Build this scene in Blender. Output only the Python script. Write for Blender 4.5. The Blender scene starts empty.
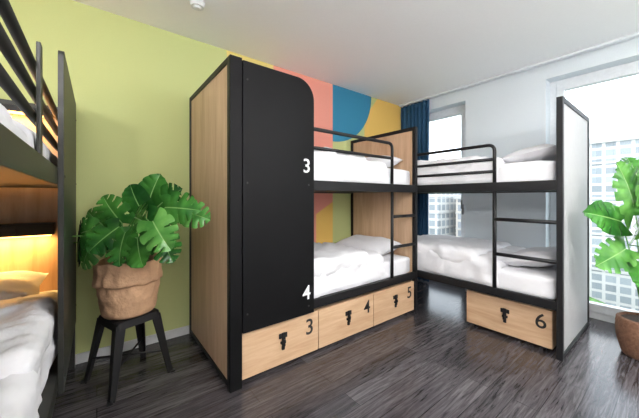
import bpy, bmesh, math, random
from mathutils import Vector, Matrix, noise, Euler
random.seed(4)
S=bpy.context.scene
COL=S.collection
try:
    S.view_settings.view_transform='Standard'
except Exception: pass

# ---------------------------------------------------------------- materials
def newmat(name):
    m=bpy.data.materials.new(name); m.use_nodes=True
    nt=m.node_tree; b=nt.nodes['Principled BSDF']
    return m,nt,b
def plain(name,col,rough=.6,metal=0,bump=0,bscale=30,spec=.5,var=.06):
    m,nt,b=newmat(name)
    b.inputs['Roughness'].default_value=rough
    b.inputs['Metallic'].default_value=metal
    b.inputs['Specular IOR Level'].default_value=spec
    tc=nt.nodes.new('ShaderNodeTexCoord')
    n=nt.nodes.new('ShaderNodeTexNoise'); n.inputs['Scale'].default_value=bscale; n.inputs['Detail'].default_value=4
    nt.links.new(tc.outputs['Object'],n.inputs['Vector'])
    r=nt.nodes.new('ShaderNodeValToRGB')
    r.color_ramp.elements[0].position=.3; r.color_ramp.elements[1].position=.7
    r.color_ramp.elements[0].color=(*[c*(1-var) for c in col],1)
    r.color_ramp.elements[1].color=(*[min(1,c*(1+var*.5)) for c in col],1)
    nt.links.new(n.outputs['Fac'],r.inputs['Fac']); nt.links.new(r.outputs['Color'],b.inputs['Base Color'])
    if bump:
        bp=nt.nodes.new('ShaderNodeBump'); bp.inputs['Strength'].default_value=bump; bp.inputs['Distance'].default_value=.02
        nt.links.new(n.outputs['Fac'],bp.inputs['Height']); nt.links.new(bp.outputs['Normal'],b.inputs['Normal'])
    return m
def wood(name,c1,c2,scale,rough=.5):
    m,nt,b=newmat(name); b.inputs['Roughness'].default_value=rough
    tc=nt.nodes.new('ShaderNodeTexCoord'); mp=nt.nodes.new('ShaderNodeMapping'); mp.inputs['Scale'].default_value=scale
    n=nt.nodes.new('ShaderNodeTexNoise'); n.inputs['Scale'].default_value=2.2; n.inputs['Detail'].default_value=8; n.inputs['Roughness'].default_value=.62; n.inputs['Distortion'].default_value=.4
    r=nt.nodes.new('ShaderNodeValToRGB'); r.color_ramp.elements[0].position=.3; r.color_ramp.elements[1].position=.68
    r.color_ramp.elements[0].color=(*c1,1); r.color_ramp.elements[1].color=(*c2,1)
    nt.links.new(tc.outputs['Object'],mp.inputs['Vector']); nt.links.new(mp.outputs[0],n.inputs['Vector'])
    nt.links.new(n.outputs['Fac'],r.inputs['Fac']); nt.links.new(r.outputs['Color'],b.inputs['Base Color'])
    bp=nt.nodes.new('ShaderNodeBump'); bp.inputs['Strength'].default_value=.08
    nt.links.new(n.outputs['Fac'],bp.inputs['Height']); nt.links.new(bp.outputs['Normal'],b.inputs['Normal'])
    return m
def emit(name,col,st):
    m,nt,b=newmat(name)
    b.inputs['Base Color'].default_value=(*col,1)
    b.inputs['Emission Color'].default_value=(*col,1); b.inputs['Emission Strength'].default_value=st
    return m
def floor_mat():
    m,nt,b=newmat('dark_plank_floor'); L=nt.links
    tc=nt.nodes.new('ShaderNodeTexCoord'); sp=nt.nodes.new('ShaderNodeSeparateXYZ'); cb=nt.nodes.new('ShaderNodeCombineXYZ')
    L.new(tc.outputs['Object'],sp.inputs[0]); L.new(sp.outputs['Y'],cb.inputs['X']); L.new(sp.outputs['X'],cb.inputs['Y'])
    br=nt.nodes.new('ShaderNodeTexBrick'); br.offset=.37
    br.inputs['Scale'].default_value=1; br.inputs['Brick Width'].default_value=1.25; br.inputs['Row Height'].default_value=.135
    br.inputs['Mortar Size'].default_value=.002; br.inputs['Mortar Smooth'].default_value=.2
    br.inputs['Color1'].default_value=(.034,.032,.036,1); br.inputs['Color2'].default_value=(.070,.066,.072,1); br.inputs['Mortar'].default_value=(.009,.009,.011,1)
    L.new(cb.outputs[0],br.inputs['Vector'])
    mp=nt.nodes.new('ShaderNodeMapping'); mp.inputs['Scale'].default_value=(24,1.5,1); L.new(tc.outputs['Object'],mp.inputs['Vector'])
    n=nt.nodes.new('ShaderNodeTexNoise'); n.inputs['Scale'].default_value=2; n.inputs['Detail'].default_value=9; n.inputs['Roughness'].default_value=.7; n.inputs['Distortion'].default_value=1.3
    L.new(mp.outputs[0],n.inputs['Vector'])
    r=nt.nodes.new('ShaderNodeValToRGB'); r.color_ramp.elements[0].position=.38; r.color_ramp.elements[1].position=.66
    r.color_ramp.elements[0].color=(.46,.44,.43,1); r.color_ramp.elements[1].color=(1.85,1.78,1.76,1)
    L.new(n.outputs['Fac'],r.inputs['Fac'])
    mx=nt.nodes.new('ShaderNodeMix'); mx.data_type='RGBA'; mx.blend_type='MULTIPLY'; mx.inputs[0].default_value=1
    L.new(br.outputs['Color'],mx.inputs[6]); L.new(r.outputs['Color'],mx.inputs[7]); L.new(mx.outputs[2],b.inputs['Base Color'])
    b.inputs['Roughness'].default_value=.21
    bp=nt.nodes.new('ShaderNodeBump'); bp.inputs['Strength'].default_value=.06; L.new(n.outputs['Fac'],bp.inputs['Height']); L.new(bp.outputs['Normal'],b.inputs['Normal'])
    return m
def facade_mat(name,cwall,cglass,w,h):
    m,nt,b=newmat(name); L=nt.links
    tc=nt.nodes.new('ShaderNodeTexCoord'); sp=nt.nodes.new('ShaderNodeSeparateXYZ'); cb=nt.nodes.new('ShaderNodeCombineXYZ')
    ad=nt.nodes.new('ShaderNodeMath'); ad.operation='ADD'
    L.new(tc.outputs['Object'],sp.inputs[0]); L.new(sp.outputs['X'],ad.inputs[0]); L.new(sp.outputs['Y'],ad.inputs[1]); L.new(ad.outputs[0],cb.inputs['X']); L.new(sp.outputs['Z'],cb.inputs['Y'])
    br=nt.nodes.new('ShaderNodeTexBrick'); br.offset=0; br.inputs['Scale'].default_value=1
    br.inputs['Brick Width'].default_value=w; br.inputs['Row Height'].default_value=h; br.inputs['Mortar Size'].default_value=h*.14; br.inputs['Mortar Smooth'].default_value=0
    br.inputs['Color1'].default_value=(*cglass,1); br.inputs['Color2'].default_value=(*[c*1.5 for c in cglass],1); br.inputs['Mortar'].default_value=(*cwall,1)
    L.new(cb.outputs[0],br.inputs['Vector']); L.new(br.outputs['Color'],b.inputs['Base Color']); b.inputs['Roughness'].default_value=.5
    return m
def glass_mat():
    m=bpy.data.materials.new('window_glass'); m.use_nodes=True; nt=m.node_tree; nt.nodes.clear()
    o=nt.nodes.new('ShaderNodeOutputMaterial'); t=nt.nodes.new('ShaderNodeBsdfTransparent'); g=nt.nodes.new('ShaderNodeBsdfGlossy'); g.inputs['Roughness'].default_value=.02
    t.inputs['Color'].default_value=(.97,.98,.98,1)
    mx=nt.nodes.new('ShaderNodeMixShader'); mx.inputs[0].default_value=.04
    nt.links.new(t.outputs[0],mx.inputs[1]); nt.links.new(g.outputs[0],mx.inputs[2]); nt.links.new(mx.outputs[0],o.inputs[0]); return m
def leaf_mat(name,c1,c2):
    m,nt,b=newmat(name); L=nt.links
    tc=nt.nodes.new('ShaderNodeTexCoord'); n=nt.nodes.new('ShaderNodeTexNoise'); n.inputs['Scale'].default_value=7; n.inputs['Detail'].default_value=3
    L.new(tc.outputs['Object'],n.inputs['Vector'])
    r=nt.nodes.new('ShaderNodeValToRGB'); r.color_ramp.elements[0].position=.35; r.color_ramp.elements[1].position=.7
    r.color_ramp.elements[0].color=(*c1,1); r.color_ramp.elements[1].color=(*c2,1)
    L.new(n.outputs['Fac'],r.inputs['Fac']); L.new(r.outputs['Color'],b.inputs['Base Color']); b.inputs['Roughness'].default_value=.25
    return m

BLACK=plain('black_powder_coat',(.006,.006,.007),.5,0,.02,200,.35)
BLACKP=plain('black_laminate_panel',(.0035,.0035,.004),.55,0,0,20,.15)
OLIVE=plain('dark_olive_metal',(.016,.017,.014),.45,0,0,40)
WOODV=wood('oak_vertical',(.48,.305,.185),(.64,.45,.295),(9,9,.8))
WOODP=plain('pale_grey_panel',(.44,.44,.44),.6,0,0,20,.4,.04)
WOODH=wood('oak_horizontal',(.47,.29,.165),(.62,.425,.265),(1.2,1.2,12))
GREEN=plain('lime_green_paint',(.54,.59,.265),.85,0,.03,120,.2,.02)
WHITE=plain('white_plaster',(.84,.85,.86),.9,0,.03,90,.2,.02)
CEIL=plain('ceiling_plaster',(.90,.91,.915),.95,0,.02,60,.1,.015)
COLM=plain('pale_blue_white_wall',(.72,.78,.82),.9,0,.02,90,.2,.02)
TRIM=plain('grey_white_trim',(.68,.70,.72),.5)
FRAME=plain('window_frame_white',(.74,.77,.80),.4)
LINEN=plain('white_linen',(.80,.80,.825),.9,0,.35,9,.1,.02)
LINEN2=plain('white_pillow_linen',(.78,.78,.81),.9,0,.3,14,.1,.02)
CURT=plain('navy_curtain_fabric',(.03,.085,.16),.9,0,.2,150,.1,.1)
KRAFT=plain('kraft_paper',(.60,.37,.22),.85,0,.6,16,.2,.14)
SOIL=plain('potting_soil',(.04,.025,.018),1,0,.8,60)
BASK=plain('brown_basket',(.20,.10,.06),.8,0,.7,60,.3,.3)
LEAFA=leaf_mat('monstera_leaf',(.010,.065,.012),(.04,.18,.025))
LEAFB=leaf_mat('monstera_leaf_light',(.045,.18,.03),(.15,.38,.08))
LEAFC=leaf_mat('monstera_leaf_mid',(.02,.11,.018),(.075,.27,.04))
VEIN=plain('leaf_midrib',(.20,.38,.11),.4)
STEM=plain('leaf_stem',(.10,.26,.05),.5)
PINK=plain('mural_pink',(.80,.33,.26),.85,0,.02,90,.2,.02)
YEL=plain('mural_yellow',(.80,.66,.24),.85,0,.02,90,.2,.02)
ORG=plain('mural_orange',(.80,.52,.14),.85,0,.02,90,.2,.02)
BLUE=plain('mural_blue',(.04,.22,.36),.85,0,.02,90,.2,.02)
TXW=plain('white_number',(.85,.85,.85),.6)
TXB=plain('black_number',(.01,.01,.01),.6)
SKIN_MET=plain('steel_fittings',(.35,.35,.36),.35,.8)
DARKM=plain('dark_screw',(.05,.05,.05),.4,.5)
LED=emit('warm_led',(1,.55,.15),6)
FILL_PANEL=emit('fill_diffuser',(1,.97,.92),2)  # glow for the added ceiling fill panels
FILL_GLOBE=emit('fill_globe_glow',(1,.98,.96),90)  # strong glow for the added fill globes
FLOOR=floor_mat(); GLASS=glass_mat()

# ---------------------------------------------------------------- mesh helpers
def finish(bm,name,mats,smooth=False,parent=None,wn=False):
    me=bpy.data.meshes.new(name); bm.normal_update(); bm.to_mesh(me); bm.free()
    for m in mats: me.materials.append(m)
    if smooth:
        for p in me.polygons: p.use_smooth=True
    ob=bpy.data.objects.new(name,me); COL.objects.link(ob)
    if parent: ob.parent=parent
    return ob
def empty(name,loc=(0,0,0)):
    e=bpy.data.objects.new(name,None); e.empty_display_size=.1; COL.objects.link(e); return e
def box(bm,a,b,mat=0,bev=0):
    lo=[min(a[i],b[i]) for i in range(3)]; hi=[max(a[i],b[i]) for i in range(3)]
    r=bmesh.ops.create_cube(bm,size=1); vs=r['verts']
    for v in vs:
        v.co=Vector([(lo[i]+hi[i])/2+v.co[i]*(hi[i]-lo[i]) for i in range(3)])
    es=set(); fs=set()
    for v in vs:
        for e in v.link_edges: es.add(e)
        for f in v.link_faces: fs.add(f)
    for f in fs: f.material_index=mat
    if bev: 
        r=bmesh.ops.bevel(bm,geom=list(es),offset=bev,segments=2,affect='EDGES',profile=.6)
        for f in r['faces']: f.material_index=mat
def fillet(pts,rad,n=6):
    pts=[Vector(p) for p in pts]; out=[pts[0]]
    for i in range(1,len(pts)-1):
        p0,p,p1=pts[i-1],pts[i],pts[i+1]
        a=(p0-p).normalized(); b=(p1-p).normalized()
        A=p+a*rad; B=p+b*rad
        for k in range(n+1):
            t=k/n; out.append(A*(1-t)**2+p*2*t*(1-t)+B*t*t)
    out.append(pts[-1]); return out
def tube(bm,pts,r,mat=0,n=10,r2=None):
    pts=[Vector(p) for p in pts]; rings=[]; N=len(pts)
    t=(pts[1]-pts[0]).normalized(); up=Vector((0,0,1)) if abs(t.z)<.9 else Vector((1,0,0))
    u=t.cross(up).normalized()
    for i,p in enumerate(pts):
        if i==0: tt=pts[1]-pts[0]
        elif i==N-1: tt=pts[-1]-pts[-2]
        else: tt=pts[i+1]-pts[i-1]
        tt.normalize(); u=(u-tt*u.dot(tt)).normalized(); w=tt.cross(u)
        rr=r if r2 is None else r+(r2-r)*i/(N-1)
        rings.append([bm.verts.new(p+(u*math.cos(2*math.pi*k/n)+w*math.sin(2*math.pi*k/n))*rr) for k in range(n)])
    for i in range(N-1):
        for k in range(n):
            f=bm.faces.new([rings[i][k],rings[i][(k+1)%n],rings[i+1][(k+1)%n],rings[i+1][k]]); f.material_index=mat; f.smooth=True
    for ring in (rings[0][::-1],rings[-1]):
        f=bm.faces.new(ring); f.material_index=mat
def prism(bm,poly,thick,mat=0):
    a=[bm.verts.new(Vector(p)) for p in poly]; b=[bm.verts.new(Vector(p)+thick) for p in poly]
    n=len(a); fs=[bm.faces.new(a[::-1]),bm.faces.new(b)]
    for i in range(n): fs.append(bm.faces.new([a[i],a[(i+1)%n],b[(i+1)%n],b[i]]))
    for f in fs: f.material_index=mat
    bmesh.ops.recalc_face_normals(bm,faces=fs)
def softbox(bm,a,b,r=.05,amp=.012,seed=0,cuts=26,freq=4.,mat=0):
    lo=Vector([min(a[i],b[i]) for i in range(3)]); hi=Vector([max(a[i],b[i]) for i in range(3)])
    t=bmesh.new(); bmesh.ops.create_cube(t,size=1); bmesh.ops.subdivide_edges(t,edges=t.edges[:],cuts=cuts,use_grid_fill=True)
    c=(lo+hi)/2; h=hi-lo; mp={}
    for v in t.verts:
        p=Vector([c[i]+v.co[i]*h[i] for i in range(3)])
        q=Vector([min(max(p[i],lo[i]+r),hi[i]-r) for i in range(3)])
        d=p-q
        if d.length>1e-6: d.normalize(); p=q+d*r
        else: d=Vector((0,0,1))
        s=Vector((seed*3.1,seed*1.7,0))
        w=noise.noise(p*freq+s)+.5*noise.noise(Vector((p.x*freq*2.3,p.y*freq*2.3,p.z*freq*1.2))+s)
        rid=1-abs(noise.noise(p*freq*.8+s*2))*2
        cr=1-abs(noise.noise(Vector(((p.x+p.y)*freq*1.6,(p.x-p.y)*freq*.55,p.z*freq))+s*3))*3
        p=p+d*amp*(w*.7+rid*.4+max(0,cr)*.6)
        mp[v]=bm.verts.new(p)
    for f in t.faces:
        g=bm.faces.new([mp[v] for v in f.verts]); g.smooth=True; g.material_index=mat
    t.free()
def pillow(bm,c,ux,uy,uz,hx,hy,hz,seed=0,mat=0,n=22):
    c=Vector(c); ux=Vector(ux).normalized(); uy=Vector(uy).normalized(); uz=Vector(uz).normalized()
    for sgn in (1,-1):
        g=[]
        for i in range(n+1):
            row=[]
            for j in range(n+1):
                x=-1+2*i/n; y=-1+2*j/n
                th=max(0,(1-abs(x)**3.2)*(1-abs(y)**3.2))**.55
                px=x*(1-.06*(1-abs(y)))*1; py=y*(1-.06*(1-abs(x)))
                w=noise.noise(Vector((x*2.5+seed,y*2.5,sgn)))*.10
                row.append(bm.verts.new(c+ux*px*hx+uy*py*hy+uz*(sgn*hz*(th)*(1+w*2))))
            g.append(row)
        for i in range(n):
            for j in range(n):
                q=[g[i][j],g[i+1][j],g[i+1][j+1],g[i][j+1]]
                if sgn<0: q=q[::-1]
                f=bm.faces.new(q); f.smooth=True; f.material_index=mat
    
# ---------------------------------------------------------------- room
XR,YR,YB,H=4.2,-1.3,3.9,2.73
def room():
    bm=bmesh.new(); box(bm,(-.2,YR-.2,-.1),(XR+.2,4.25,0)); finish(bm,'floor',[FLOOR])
    bm=bmesh.new(); box(bm,(-.2,YR-.2,H),(XR+.2,4.25,H+.15)); finish(bm,'ceiling',[CEIL])
    bm=bmesh.new(); box(bm,(-.2,YR-.2,0),(0,4.25,H)); finish(bm,'wall_left',[GREEN])
    bm=bmesh.new(); box(bm,(XR,YR-.2,0),(XR+.2,4.25,H)); finish(bm,'wall_right',[WHITE])
    bm=bmesh.new(); box(bm,(0,YR-.2,0),(XR,YR,H)); finish(bm,'wall_rear',[WHITE])
    bm=bmesh.new()
    for x0,x1 in ((0,.1),(1.01,1.88),(3.15,XR)): box(bm,(x0,YB,0),(x1,4.25,2.56))
    box(bm,(0,YB,2.56),(XR,4.25,H))
    finish(bm,'wall_back',[COLM])
    def window(name,x0,x1,mull):
        e=empty(name)
        bm=bmesh.new(); y0,y1=4.06,4.13; z0,z1=.0,2.56; w=.06
        box(bm,(x0,y0,z0),(x0+w,y1,z1),0,.004); box(bm,(x1-w,y0,z0),(x1,y1,z1),0,.004)
        box(bm,(x0+w,y0,z1-w),(x1-w,y1,z1),0,.004); box(bm,(x0+w,y0,z0),(x1-w,y1,z0+.07),0,.004)
        w2=.06; ya=y0-.02
        for m0,m1 in mull:
            box(bm,(m0,ya,.075),(m0+w2,y1-.01,z1-w-.004),0,.004); box(bm,(m1-w2,ya,.075),(m1,y1-.01,z1-w-.004),0,.004)
            box(bm,(m0+w2,ya,z1-w-w2),(m1-w2,y1-.01,z1-w-.004),0,.004); box(bm,(m0+w2,ya,.075),(m1-w2,y1-.01,.16),0,.004)
            box(bm,(m1-.045,ya-.012,1.02),(m1-.02,ya,1.16),1,.003); box(bm,(m1-.042,ya-.05,1.1),(m1-.024,ya-.035,1.22),1,.003); box(bm,(m1-.04,ya-.05,1.1),(m1-.026,ya,1.12),1,.002)
        finish(bm,'frame',[FRAME,SKIN_MET],parent=e)
        bm=bmesh.new()
        for m0,m1 in mull: box(bm,(m0+w2-.01,4.10,.15),(m1-w2+.01,4.105,z1-w-w2+.01))
        finish(bm,'glass_pane',[GLASS],parent=e)
    window('window_1',.1,1.01,[(.165,.945)])
    window('window_2',1.88,3.15,[(1.945,3.085)])
    bm=bmesh.new(); box(bm,(0,YR,0),(.014,3.88,.075),0,.004); finish(bm,'baseboard_left',[TRIM])
    bm=bmesh.new(); box(bm,(1.01,YB-.014,0),(1.88,YB,.075),0,.004); finish(bm,'baseboard_back',[TRIM])
    bm=bmesh.new(); X=.0005; T=Vector((.0015,0,0)); 
    def rect(y0,y1,z0,z1,m): prism(bm,[(X,y0,z0),(X,y1,z0),(X,y1,z1),(X,y0,z1)],T,m)
    top=H-.002
    prism(bm,[(X,1.02,top),(X,1.55,top),(X,1.55,.09),(X,1.30,.09)],T,1)
    rect(1.55,2.42,.09,top,0)
    prism(bm,[(X,3.02,2.0),(X,3.88,2.0),(X,3.88,top),(X,3.30,top),(X,3.02,2.4)],T,2)
    prism(bm,[(X,2.15,.09),(X,2.42,.09),(X,2.42,1.2),(X,2.15,1.05)],Vector((.0025,0,0)),2)
    prism(bm,[(X,1.9,.09),(X,2.1,.09),(X,2.1,1.2),(X,1.9,1.2)],Vector((.0025,0,0)),3)
    cy,cz,R=2.42,top,.74
    prism(bm,[(X,cy,cz)]+[(X,cy+R*math.sin(a),cz-R*math.cos(a)) for a in [math.pi/2*k/24 for k in range(25)]][::-1],Vector((.003,0,0)),3)
    finish(bm,'wall_mural',[PINK,YEL,ORG,BLUE])
room()

def ceiling_fill(x,y,e,sx=.9,sy=.5):  # added fill light, out of view, shaped as a ceiling panel
    p=empty('ceiling_fill')
    bm=bmesh.new(); box(bm,(x-sx/2-.03,y-sy/2-.03,H-.05),(x+sx/2+.03,y+sy/2+.03,H-.0005),0,.008); box(bm,(x-sx/2,y-sy/2,H-.056),(x+sx/2,y+sy/2,H-.05),1)
    finish(bm,'fill_body',[FRAME,FILL_PANEL],parent=p)
    l=bpy.data.lights.new('fill_light','AREA'); l.shape='RECTANGLE'; l.size=sx; l.size_y=sy; l.energy=e; l.color=(1,.98,.97)
    o=bpy.data.objects.new('fill_light',l); o.location=(x,y,H-.062); COL.objects.link(o); o.parent=p
ceiling_fill(3.45,-.5,40); ceiling_fill(3.5,1.2,44); ceiling_fill(3.6,2.7,16)
def globe_fill(x,y,z,r=.14):  # added glowing globe, out of view, to brighten the ceiling from below
    p=empty('globe_fill_light')
    bm=bmesh.new(); bmesh.ops.create_uvsphere(bm,u_segments=24,v_segments=16,radius=r,matrix=Matrix.Translation((x,y,z))); finish(bm,'fill_globe',[FILL_GLOBE],smooth=True,parent=p)
    bm=bmesh.new(); tube(bm,[(x,y,z+r-.01),(x,y,z+r+.03)],.04,0,16); tube(bm,[(x,y,z+r+.03),(x,y,H-.03)],.004,0,6); tube(bm,[(x,y,H-.03),(x,y,H-.0005)],.05,0,16)
    finish(bm,'fill_globe_cord',[BLACK],parent=p)
globe_fill(3.0,-.85,2.05); globe_fill(3.85,2.0,2.05)
bm=bmesh.new(); bmesh.ops.create_cone(bm,cap_ends=True,segments=32,radius1=.045,radius2=.055,depth=.035,matrix=Matrix.Translation((.55,.6,H-.018)))
bmesh.ops.create_cone(bm,cap_ends=True,segments=24,radius1=.02,radius2=.03,depth=.012,matrix=Matrix.Translation((.55,.6,H-.041)))
finish(bm,'smoke_detector',[FRAME])

# ---------------------------------------------------------------- beds
def text(s,loc,rot,size,mat,parent):
    c=bpy.data.curves.new('number_'+s,'FONT'); c.body=s; c.size=size; c.extrude=.001; c.offset=.0012; c.align_x='CENTER'; c.align_y='CENTER'
    c.materials.append(mat); o=bpy.data.objects.new('number_'+s,c); o.location=loc; o.rotation_euler=rot; COL.objects.link(o); o.parent=parent

def bed(M,L,W,opts):
    E=empty('bunk_bed'); MT=opts.get('metal',BLACK)
    def B(bm,l0,l1,d0,d1,z0,z1,mat=0,bev=.003): box(bm,M(l0,d0,z0),M(l1,d1,z1),mat,bev)
    bm=bmesh.new()
    hs,he=opts['hstart'],opts['hend']
    p=.04
    for (l0,h,full) in ((0,hs,opts.get('full_start')),(L-p,he,opts.get('full_end'))):
        B(bm,l0,l0+p,0,p,0,h-.0); B(bm,l0,l0+p,W-p,W,0,h)
        B(bm,l0,l0+p,p,W-p,h-p,h)
        if not full: B(bm,l0,l0+p,p,W-p,.36,.40)
        else: B(bm,l0,l0+p,p,W-p,.02,.05)
    for z0,z1 in ((.375,.445),(1.31,1.39)):
        B(bm,p,L-p,.0,.035,z0,z1); B(bm,p,L-p,W-.035,W,z0,z1)
        B(bm,p,L-p,.035,W-.035,z0+.01,z0+.03,0,0)
        for k in range(8):
            l=p+.1+k*(L-.3)/7; B(bm,l,l+.06,.035,W-.035,z0+.03,z0+.045,0,0)
    r=.015; g0,g1=opts['rail']; zs=opts['rails_z']; dd=opts.get('rail_d',.017)
    z=zs[0]
    if opts.get('rail_free')=='end':
        tube(bm,fillet([M(g0,dd,z),M(g1,dd,z),M(g1,dd,1.35)],.06),r)
        for zz in zs[1:]: tube(bm,[M(g0,dd,zz),M(g1,dd,zz)],r*.93)
    else:
        for zz in zs: tube(bm,[M(g0,dd,zz),M(g1,dd,zz)],r)
    for l in opts.get('supports',[]): tube(bm,[M(l,dd,1.35),M(l,dd,z)],r*.93)
    for l,za,zb in opts.get('flats',[]): B(bm,l,l+.045,dd-.03,dd-.018,za,zb)
    if opts.get('ladder'):
        a,b=opts['ladder']; tube(bm,[M(a,dd,1.35),M(a,dd,.40)],.016)
        for zz in (1.06,.75): tube(bm,[M(a,dd,zz),M(b,dd,zz)],.016)
    finish(bm,'frame',[MT],parent=E)
    bm=bmesh.new()
    B(bm,.008,.032,p,W-p,.40,hs-p,0,0); B(bm,L-.032,L-.008,p,W-p,.40,he-p,1,0)
    if opts.get('full_start'): B(bm,.008,.032,p,W-p,.05,.40,0,0)
    if opts.get('full_end'): B(bm,L-.032,L-.008,p,W-p,.05,.40,1,0)
    finish(bm,'wood_end_panels',[WOODV,opts.get('endmat',WOODV)],parent=E)
    if opts.get('privacy'):
        a,b,z0,z1=opts['privacy']; rd=opts.get('prad',.15)
        poly=[(a,z0),(b,z0)]+[(b-rd+rd*math.cos(t),z1-rd+rd*math.sin(t)) for t in [math.pi/2*k/12 for k in range(13)]]+[(a,z1)]
        bm=bmesh.new(); v0=Vector(M(0,0,0)); v1=Vector(M(0,-.02,0))
        prism(bm,[Vector(M(l,-.001,z)) for l,z in poly],v1-v0,0)
        for (l,z) in ((a+.03,z1-.12),(a+.03,1.35),(a+.03,z0+.12),(b-.05,1.35),(b-.05,z0+.06)):
            B(bm,l-.006,l+.006,-.024,-.02,z-.006,z+.006,1,.002)
        B(bm,.04,a-.002,-.001,.02,.36,z1,0,0)
        B(bm,.0,a-.003,-.014,0,.0,hs,0,.003)
        finish(bm,'privacy_panel',[BLACKP if MT is BLACK else MT,DARKM],parent=E)
    thin=opts.get('thin_upper')
    bm=bmesh.new()
    for zz in (.445,1.39): softbox(bm,M(.06,.04,zz-.02),M(L-.06,W-.04,zz+(.09 if thin and zz>1 else .17)),.04,.004,zz,16)
    finish(bm,'mattresses',[LINEN],parent=E)
    bm=bmesh.new(); k=opts.get('seed',1)
    dl0,dl1=opts['duvet']
    softbox(bm,M(dl0,.035,.435),M(dl1,W-.045,.69),.06,.024,k,44,4.5)
    softbox(bm,M(dl0,.05 if thin else .035,1.385),M(dl1,W-.045,1.50 if thin else 1.61),.05,.020,k+5,44,4.5)
    f0,f1=opts['fold']
    softbox(bm,M(f0,.03,.60),M(f1,W-.05,.74),.055,.024,k+2,36,5)
    if not thin: softbox(bm,M(f0,.04,1.53),M(f1,W-.05,1.66),.055,.022,k+3,36,5)
    finish(bm,'duvets',[LINEN],parent=E)
    bm=bmesh.new(); pl=opts['pillow']; up=Vector((0,0,1)); ph=opts.get('ph',.085)
    ll=(Vector(M(1,0,0))-Vector(M(0,0,0)))
    for zz in (.70,1.53 if thin else 1.64): 
        uz=(up+ll*(.18*(-1 if pl>L/2 else 1))).normalized(); ux=(ll-uz*ll.dot(uz))
        uy=uz.cross(ux)
        pillow(bm,M(pl,W/2,zz),ux,uy,uz,.2,W*.38,ph,k)
    finish(bm,'pillows',[LINEN2],parent=E)
    return E

M1=lambda l,d,z:(1.02-d,.67+l,z)
E1=bed(M1,2.10,1.0,dict(hstart=2.17,hend=2.03,rail=(.5,1.68),rails_z=(1.80,1.65),rail_free='end',
   ladder=(1.68,2.08),full_start=True,privacy=(.085,.665,.36,2.155),duvet=(.1,1.62),fold=(.35,1.35),pillow=1.82,seed=1))
R1=(math.pi/2,0,math.pi/2)
text('3',(1.0425,1.265,1.49),R1,.15,TXW,E1); text('4',(1.0425,1.265,.52),R1,.15,TXW,E1)
M2=lambda l,d,z:(.15+l,2.80+d,z)
E2=bed(M2,2.10,.99,dict(hstart=1.5,hend=2.03,rail=(.04,1.62),rails_z=(1.73,1.60,1.49),rail_free='end',supports=[.06],endmat=WOODP,
   ladder=(1.62,2.08),full_end=True,duvet=(.1,1.65),fold=(.5,1.45),pillow=1.82,ph=.075,seed=9))
M3=lambda l,d,z:(.03+l,-.14-d,z)
E3=bed(M3,2.06,1.0,dict(hstart=1.9,hend=1.8,rail=(.5,2.03),rails_z=(1.72,1.63,1.54),rail_d=.04,metal=OLIVE,prad=.04,flats=[(1.40,1.34,1.78)],
   privacy=(.06,1.05,.36,1.93),duvet=(.42,1.98),fold=(.8,1.5),pillow=.30,seed=15,thin_upper=True))
bm=bmesh.new(); box(bm,(.07,-1.08,1.00),(.16,-.23,1.08),0,.003)
for y in (-.45,-.55): box(bm,(.16,y-.035,1.015),(.168,y+.035,1.065),0,.003)
box(bm,(.08,-1.06,.99),(.15,-.25,1.0),1); box(bm,(.07,-1.08,1.82),(.12,-.23,1.86),0,.003); box(bm,(.075,-1.06,1.81),(.115,-.25,1.82),1)
finish(bm,'reading_light_shelf',[BLACK,LED],parent=E3)
for z,e in ((.985,8),(1.80,7)):
    l=bpy.data.lights.new('led','AREA'); l.shape='RECTANGLE'; l.size=.06; l.size_y=.8; l.energy=e; l.color=(1,.55,.16)
    o=bpy.data.objects.new('led_strip_light',l); o.location=(.125,-.66,z); COL.objects.link(o); o.parent=E3

def drawer(M,l0,l1,d0,d1,num,rot,tloc,lat):
    E=empty('under_bed_drawer'); bm=bmesh.new()
    def B(a,b,c,d,e,f,mat=0,bev=.003): box(bm,M(a,c,e),M(b,d,f),mat,bev)
    z0,z1=.035,.345; t=.018
    B(l0,l1,d0,d0+t,z0,z1); B(l0,l1,d1-t,d1,z0,z1); B(l0,l0+t,d0+t,d1-t,z0,z1,0,0); B(l1-t,l1,d0+t,d1-t,z0,z1,0,0); B(l0+t,l1-t,d0+t,d1-t,z0,z0+t,0,0); B(l0+t,l1-t,d0+t,d1-t,z1-t,z1-.002,0,0)
    B(lat-.035,lat+.035,d0-.008,d0,.225,.262,1,.004); B(lat-.014,lat+.014,d0-.018,d0-.006,.165,.268,1,.004); B(lat-.022,lat+.022,d0-.012,d0,.185,.205,1,.003)
    B(lat-.007,lat+.007,d0-.03,d0-.016,.195,.222,1,.003)
    B(lat-.012,lat+.012,d0-.012,d0,.14,.17,1,.004)
    for l in (l0+.06,l1-.06):
        for d in (d0+.07,d1-.07):
            B(l-.012,l+.012,d-.02,d+.02,.0,.036,1,.006)
    finish(bm,'drawer_box',[WOODH,BLACK],parent=E)
    text(num,tloc,rot,.17,TXB,E)
w=(2.055-.075)/3
for i,n in enumerate('345'):
    a=.075+i*w+.004; b=a+w-.008
    drawer(M1,a,b,.012,.85,n,R1,(1.0095,.67+b-.085,.235),(a+b)/2)
drawer(M2,1.35,2.02,.07,.85,'6',(math.pi/2,0,0),(.15+1.945,2.8685,.235),1.685)

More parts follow.
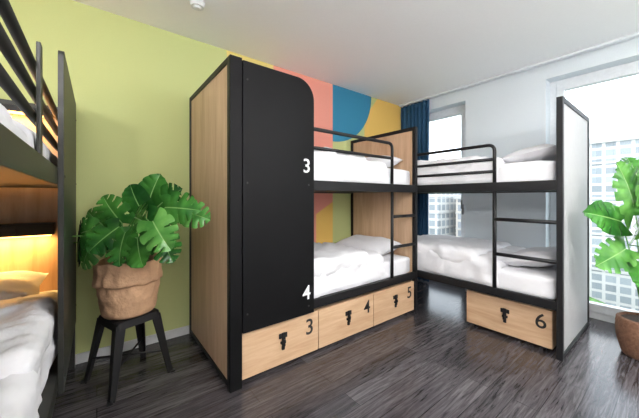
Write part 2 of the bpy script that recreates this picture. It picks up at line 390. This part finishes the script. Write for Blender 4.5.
# ---------------------------------------------------------------- curtain
bm=bmesh.new(); n=90; zz=[.02+.1*k for k in range(27)]+[2.70]
g=[]
for z in zz:
    row=[]
    for i in range(n+1):
        t=i/n; x=.03+.48*t+.008*math.sin(z*2+t*9); a=.026*(.8+.2*math.sin(z*1.3+t*5))
        y=3.845+a*math.sin(t*math.pi*2*7+.25*math.sin(z*1.5))
        row.append(bm.verts.new((x,y,z)))
    g.append(row)
for i in range(len(zz)-1):
    for j in range(n): f=bm.faces.new([g[i][j],g[i][j+1],g[i+1][j+1],g[i+1][j]]); f.smooth=True
ob=finish(bm,'curtain',[CURT],smooth=True)
sm=ob.modifiers.new('s','SOLIDIFY'); sm.thickness=.003
bm=bmesh.new(); box(bm,(.02,3.80,2.705),(3.2,3.87,2.7295),0,.003); finish(bm,'curtain_rail',[FRAME])

# ---------------------------------------------------------------- stool
SX,SY=.43,.18
def stool():
    E=empty('metal_stool'); bm=bmesh.new(); A=math.radians(20); q_=.96
    def R(x,y,z): x*=q_;y*=q_; return (SX+x*math.cos(A)-y*math.sin(A),SY+x*math.sin(A)+y*math.cos(A),z*1.05)
    def rsq(h,z,r):
        out=[]
        for cx,cy,a0 in ((h-r,h-r,0),(-h+r,h-r,90),(-h+r,-h+r,180),(h-r,-h+r,270)):
            for k in range(6):
                a=math.radians(a0+18*k); out.append(Vector(R(cx+r*math.cos(a),cy+r*math.sin(a),z)))
        return out
    rings=[rsq(.155,.385,.04),rsq(.147,.425,.04),rsq(.140,.43,.04)]
    vr=[[bm.verts.new(p) for p in q] for q in rings]; n=len(vr[0])
    for a,b in zip(vr,vr[1:]):
        for k in range(n): bm.faces.new([a[k],a[(k+1)%n],b[(k+1)%n],b[k]])
    bm.faces.new(vr[-1]); bm.faces.new(vr[0][::-1])
    for sx in (1,-1):
        for sy in (1,-1):
            t=[R(sx*.145,sy*.145,.41),R(sx*.145,sy*.085,.41),R(sx*.085,sy*.145,.41)]
            b=[R(sx*.205,sy*.205,.0),R(sx*.205,sy*.175,.0),R(sx*.175,sy*.205,.0)]
            for i in (1,2):
                vs=[bm.verts.new(t[0]),bm.verts.new(t[i]),bm.verts.new(b[i]),bm.verts.new(b[0])]
                c=Vector(R(0,0,.2)); 
                inner=[bm.verts.new(v.co+(Vector((c.x,c.y,v.co.z))-v.co).normalized()*.008) for v in vs]
                bm.faces.new(vs); bm.faces.new(inner[::-1])
                for k in range(4): bm.faces.new([vs[k],vs[(k+1)%4],inner[(k+1)%4],inner[k]])
            box(bm,[q-.015 if i<2 else 0 for i,q in enumerate(b[0])],[q+.015 if i<2 else .012 for i,q in enumerate(b[0])],0,.003)
    zc=.15
    for s in (1,-1):
        tube(bm,[R(-s*.178,-.178,zc),R(s*.178,.178,zc)],.007)
    bmesh.ops.recalc_face_normals(bm,faces=bm.faces[:])
    finish(bm,'stool_body',[BLACK],parent=E)
stool()

# ---------------------------------------------------------------- plants
def leaf(bm,base,direc,nrm,L,slit=6,seed=0,droop=.35,Wf=.5,mat=0,cutd=(.45,.32),vein=3):
    d=Vector(direc).normalized(); nz=Vector(nrm); nz=(nz-d*nz.dot(d)).normalized(); s=d.cross(nz)
    base=Vector(base); N=70; rows=[0,.035,.12,.25,.38,.5,.64,.8,.92,1]
    for side in (1,-1):
        g=[]
        off=.0 if side>0 else .35
        for i in range(N+1):
            t=i/N
            w=Wf*L*(math.sin(math.pi*min(1,(t*.93+.07))**.62))**.75 if t<1 else 0.0
            row=[]
            for r in rows:
                x=L*t - L*.26*r*(1-t)**4*1.2 + L*.20*r*math.sin(math.pi*t)
                ph=(t*slit+off)%1
                rr=r*(1-(.13 if cutd[0]<1 else .03)*r*(abs(ph-.42)*2)**2.5)
                y=side*w*rr
                z=-droop*L*(t**2)*.6 - .30*L*(abs(y)/L)**1.5 + .02*L*rr*math.sin(t*9+seed)+.10*L*(abs(y)/L)
                z+=.035*L*r*math.sin(ph*math.pi)
                row.append(bm.verts.new(base+d*x+s*y+nz*z))
            g.append(row)
        for i in range(N):
            t=(i+.5)/N; ph=(t*slit+off)%1
            for j in range(len(rows)-1):
                rm=(rows[j]+rows[j+1])/2
                cut=cutd[int(t*slit)%2]
                if .14<t<.90 and rm>cut and (ph>.84 or (rm>.7 and ph>.76)): continue
                q=[g[i][j],g[i+1][j],g[i+1][j+1],g[i][j+1]]
                if side<0: q=q[::-1]
                f=bm.faces.new(q); f.smooth=True; f.material_index=vein if j==0 else mat
def plant(name,cx,cy,z0,leaves,potfn,mats,slit=6,nw=(.75,.75),Wf=(.44,.5),cutd=(.45,.32),var=.35,ylim=None,mixed=False):
    E=empty(name); R=Vector((.616,.788,0)); F=Vector((.788,-.616,0)); U=Vector((0,0,1))
    bl=bmesh.new(); bs=bmesh.new()
    for i,(a,b,z,da,db,dz,L,mi) in enumerate(leaves):
        p=Vector((cx,cy,0))+R*a+F*b+U*z
        d=(R*da+F*db+U*dz).normalized(); p=p-d*L*.4
        nr=U*nw[0]+F*nw[1]+R*random.uniform(-var,var)
        leaf(bl,p,d,nr,L,slit,i*1.7,random.uniform(.25,.5),random.uniform(*Wf),mi,(2,2) if (mixed and i%3==1) else cutd,len(mats))
        st=Vector((cx,cy,z0))+R*(a*.12)+F*(b*.12)+Vector((random.uniform(-.03,.03),random.uniform(-.03,.03),0))
        mid=st*.45+p*.55+U*(.10 if z-z0>.25 else .16)-(p-st)*.1; mid.z=max(mid.z,p.z*.6+st.z*.4)
        pts=[st*(1-t)**2+mid*2*t*(1-t)+p*t*t for t in [k/10 for k in range(11)]]
        tube(bs,pts,.007,0,6,.004)
    if ylim:   # leaves bend away from neighbouring furniture
        lo,hi=ylim
        for v in bl.verts:
            if v.co.y<lo+.09: v.co.y=lo+.09-.09*(1-math.exp(-(lo+.09-v.co.y)/.09))
            if v.co.y>hi-.09: v.co.y=hi-.09+.09*(1-math.exp(-(v.co.y-hi+.09)/.09))
            v.co.x=max(v.co.x,.02)
    finish(bl,'leaves',mats+[VEIN],parent=E); finish(bs,'stems',[STEM],parent=E)
    potfn(E,cx,cy)
def lathe(bm,cx,cy,prof,n=48,mat=0,nf=None,smooth=True):
    rings=[]
    for r,z in prof:
        rings.append([])
        for k in range(n):
            a=2*math.pi*k/n; rr=r*(nf(a,z) if nf else 1)
            zz=z+(nf(a,z,1) if nf and z>prof[0][1]+.02 else 0)
            rings[-1].append(bm.verts.new((cx+rr*math.cos(a),cy+rr*math.sin(a),zz)))
    for i in range(len(rings)-1):
        for k in range(n):
            f=bm.faces.new([rings[i][k],rings[i][(k+1)%n],rings[i+1][(k+1)%n],rings[i+1][k]]); f.material_index=mat; f.smooth=smooth
    f=bm.faces.new(rings[0][::-1]); f.material_index=mat
def pot_bag(E,cx,cy):
    bm=bmesh.new(); b=.4520
    def nf(a,z,m=0):
        v=Vector((math.cos(a)*1.8,math.sin(a)*1.8,z*8)); 
        w=.7*noise.noise(v*1.3)+.9*(1-2.2*abs(noise.noise(v*1.5+Vector((5,0,0)))))+.5*(1-2*abs(noise.noise(v*3.1+Vector((0,7,0)))))
        if m: return .012*noise.noise(v*1.5+Vector((9,1,0)))
        return 1+.05*w*(min(1,(z-b)*8)*.8+.15)
    prof=[(.13,b),(.147,b+.008)]+[(.156+.022*(k/11)**.8,b+.02+.018*k) for k in range(12)]
    prof+=[(.180,b+.232),(.190,b+.224),(.194,b+.232)]+[(.194-.001*k,b+.245+.02*k) for k in range(7)]+[(.184,b+.377),(.178,b+.37),(.172,b+.33),(.17,b+.31)]
    lathe(bm,cx,cy,prof,84,0,nf,True); finish(bm,'paper_bag_planter',[KRAFT],parent=E)
    bm=bmesh.new(); bmesh.ops.create_cone(bm,cap_ends=True,segments=40,radius1=.16,radius2=.155,depth=.02,matrix=Matrix.Translation((cx,cy,b+.32))); finish(bm,'soil',[SOIL],parent=E)
def pot_basket(E,cx,cy):
    bm=bmesh.new()
    def nf(a,z,m=0):
        if m: return 0
        return 1+.012*math.sin(a*24+ (math.pi if int(z/.02)%2 else 0))
    prof=[(.13,.0005)]+[(.14+.035*math.sin(k/14*math.pi*.7),.01+.02*k) for k in range(15)]+[(.15,.30),(.14,.27)]
    lathe(bm,cx,cy,prof,96,0,nf); finish(bm,'wicker_basket',[BASK],parent=E)
    bm=bmesh.new(); bmesh.ops.create_cone(bm,cap_ends=True,segments=40,radius1=.15,radius2=.148,depth=.02,matrix=Matrix.Translation((cx,cy,.27))); finish(bm,'soil',[SOIL],parent=E)
# a,b,z, direction a,b,z, length, colour index
LV=[(-.29,.12,1.02,-.7,.2,-.1,.22,1),(-.26,.26,.96,-.6,.4,-.6,.20,0),(-.19,.04,1.09,-.6,.1,.5,.19,2),(-.16,.18,.91,-.4,.4,-.8,.20,2),(-.32,.18,.90,-.6,.3,-.8,.18,1),
    (-.06,.08,1.15,-.5,.2,.7,.22,1),(-.03,.18,1.01,-.3,.5,-.4,.22,0),
    (.13,-.02,1.27,.2,.1,.9,.26,1),(.12,.12,1.12,.3,.4,.0,.23,2),(.09,.22,.96,.1,.6,-.7,.21,1),(.04,.0,1.24,-.4,.1,.8,.19,0),
    (.29,.10,1.23,.6,.2,.5,.24,0),(.43,.20,1.19,.8,.3,.0,.23,1),(.27,.18,1.07,.6,.4,-.4,.23,0),(.51,.16,1.15,.9,.2,-.25,.20,2),
    (.37,.30,1.05,.6,.4,-.7,.21,2),(.23,.27,.94,.4,.6,-.8,.19,1),(.37,.22,.95,.6,.5,-.8,.18,0)]
plant('potted_monstera',SX,SY,.76,LV,pot_bag,[LEAFA,LEAFC,LEAFB],5,(.30,1.0),(.46,.54),(.46,.32),.25,(-.105,.655),True)
LR=[(-.12,.0,1.30,-.35,.2,.8,.42,0),(-.34,.05,1.10,-.8,.3,.2,.38,1),(-.14,.1,1.06,-.3,.5,.3,.38,0),(-.32,.08,.82,-.7,.3,-.2,.36,0),(-.14,.12,.68,-.3,.5,-.4,.30,1),
    (.05,.08,1.2,.3,.4,.4,.34,0),(.2,.05,.95,.7,.3,.1,.32,0),(.15,.12,.7,.5,.5,-.3,.3,1),(.0,.15,.50,.0,.6,-.5,.26,0),(.05,-.1,1.42,.1,-.2,.9,.36,1),(0,.14,.86,.1,.6,0,.3,0),(-.02,.1,1.40,-.1,.3,.8,.34,0)]
plant('potted_philodendron',2.64,3.40,.27,LR,pot_basket,[LEAFB,LEAFC],6,(.3,.95),(.34,.40),(.72,.58),.3,None,True)

# ---------------------------------------------------------------- outside
FA=facade_mat('facade_grey',(.58,.58,.57),(.22,.25,.27),.95,.85)
FB=facade_mat('facade_pale',(.60,.60,.58),(.24,.27,.29),1.9,1.8)
FC=facade_mat('facade_warm',(.60,.55,.50),(.22,.24,.27),1.6,1.9)
PARA=plain('roof_parapet',(.52,.52,.51),.8)
GRD=plain('outside_ground',(.30,.32,.29),1,0,0,.3,.1,.4)
TREE=plain('tree_foliage',(.12,.24,.08),1,0,.5,3,.1,.5)
def building(name,x0,x1,y0,y1,h,mat,plant_room=None):
    bm=bmesh.new(); box(bm,(x0,y0,-14),(x1,y1,h)); box(bm,(x0-.3,y0-.3,h),(x1+.3,y1+.3,h+.5),1)
    z=-12.5
    while z<h: box(bm,(x0-.12,y0-.12,z),(x1+.12,y1+.12,z+.22),1); z+=3.4
    if plant_room: a,b,c=plant_room; box(bm,(a,y0+3,h+.5),(b,y1-3,h+.5+c),1)
    finish(bm,name,[mat,PARA])
building('office_building',-3,22,38,52,6.5,FA,(4,12,2.5))
building('apartment_building',-60,-31,60,76,4,FB,(-50,-40,3))
building('brick_apartment_building',-29,-12,64,80,1,FC,(-24,-20,2))
building('apartment_building',-90,-63,70,90,8,FC)
bm=bmesh.new(); box(bm,(-200,6,-14.5),(200,300,-14)); finish(bm,'outside_ground',[GRD])
bm=bmesh.new(); rr=random.Random(3)
for i in range(36):
    x=rr.uniform(-45,10); y=rr.uniform(24,31); s=rr.uniform(1.8,3.0)
    q=bmesh.ops.create_icosphere(bm,subdivisions=3,radius=s,matrix=Matrix.Translation((x,y,-14+s+2.2)))
    for v in q['verts']:
        c=Vector((x,y,-11.8+s)); d=(v.co-c); v.co=c+d*(1+.35*noise.noise(v.co*.9))
    tube(bm,[(x,y,-14),(x,y,-11)],.2,0,6)
finish(bm,'street_trees',[TREE])

# ---------------------------------------------------------------- world
w=bpy.data.worlds.new('sky_world'); S.world=w; w.use_nodes=True; nt=w.node_tree; bg=nt.nodes['Background']
tc=nt.nodes.new('ShaderNodeTexCoord'); n=nt.nodes.new('ShaderNodeTexNoise'); n.inputs['Scale'].default_value=3; n.inputs['Detail'].default_value=6
mp=nt.nodes.new('ShaderNodeMapping'); mp.inputs['Scale'].default_value=(1,1,3)
r=nt.nodes.new('ShaderNodeValToRGB'); r.color_ramp.elements[0].position=.38; r.color_ramp.elements[1].position=.6
r.color_ramp.elements[0].color=(.115,.132,.152,1); r.color_ramp.elements[1].color=(.150,.152,.155,1)
nt.links.new(tc.outputs['Generated'],mp.inputs[0]); nt.links.new(mp.outputs[0],n.inputs['Vector']); nt.links.new(n.outputs['Fac'],r.inputs[0]); nt.links.new(r.outputs[0],bg.inputs['Color'])
bg.inputs['Strength'].default_value=25

# ---------------------------------------------------------------- camera
cam=bpy.data.cameras.new('camera'); co=bpy.data.objects.new('camera',cam); COL.objects.link(co)
cam.sensor_width=36; cam.lens=285/639*36; cam.clip_start=.02
co.location=(2.82,0,1.25); co.rotation_euler=(math.pi/2,0,math.radians(52))
cam.shift_y=-(209-198)/639
S.camera=co
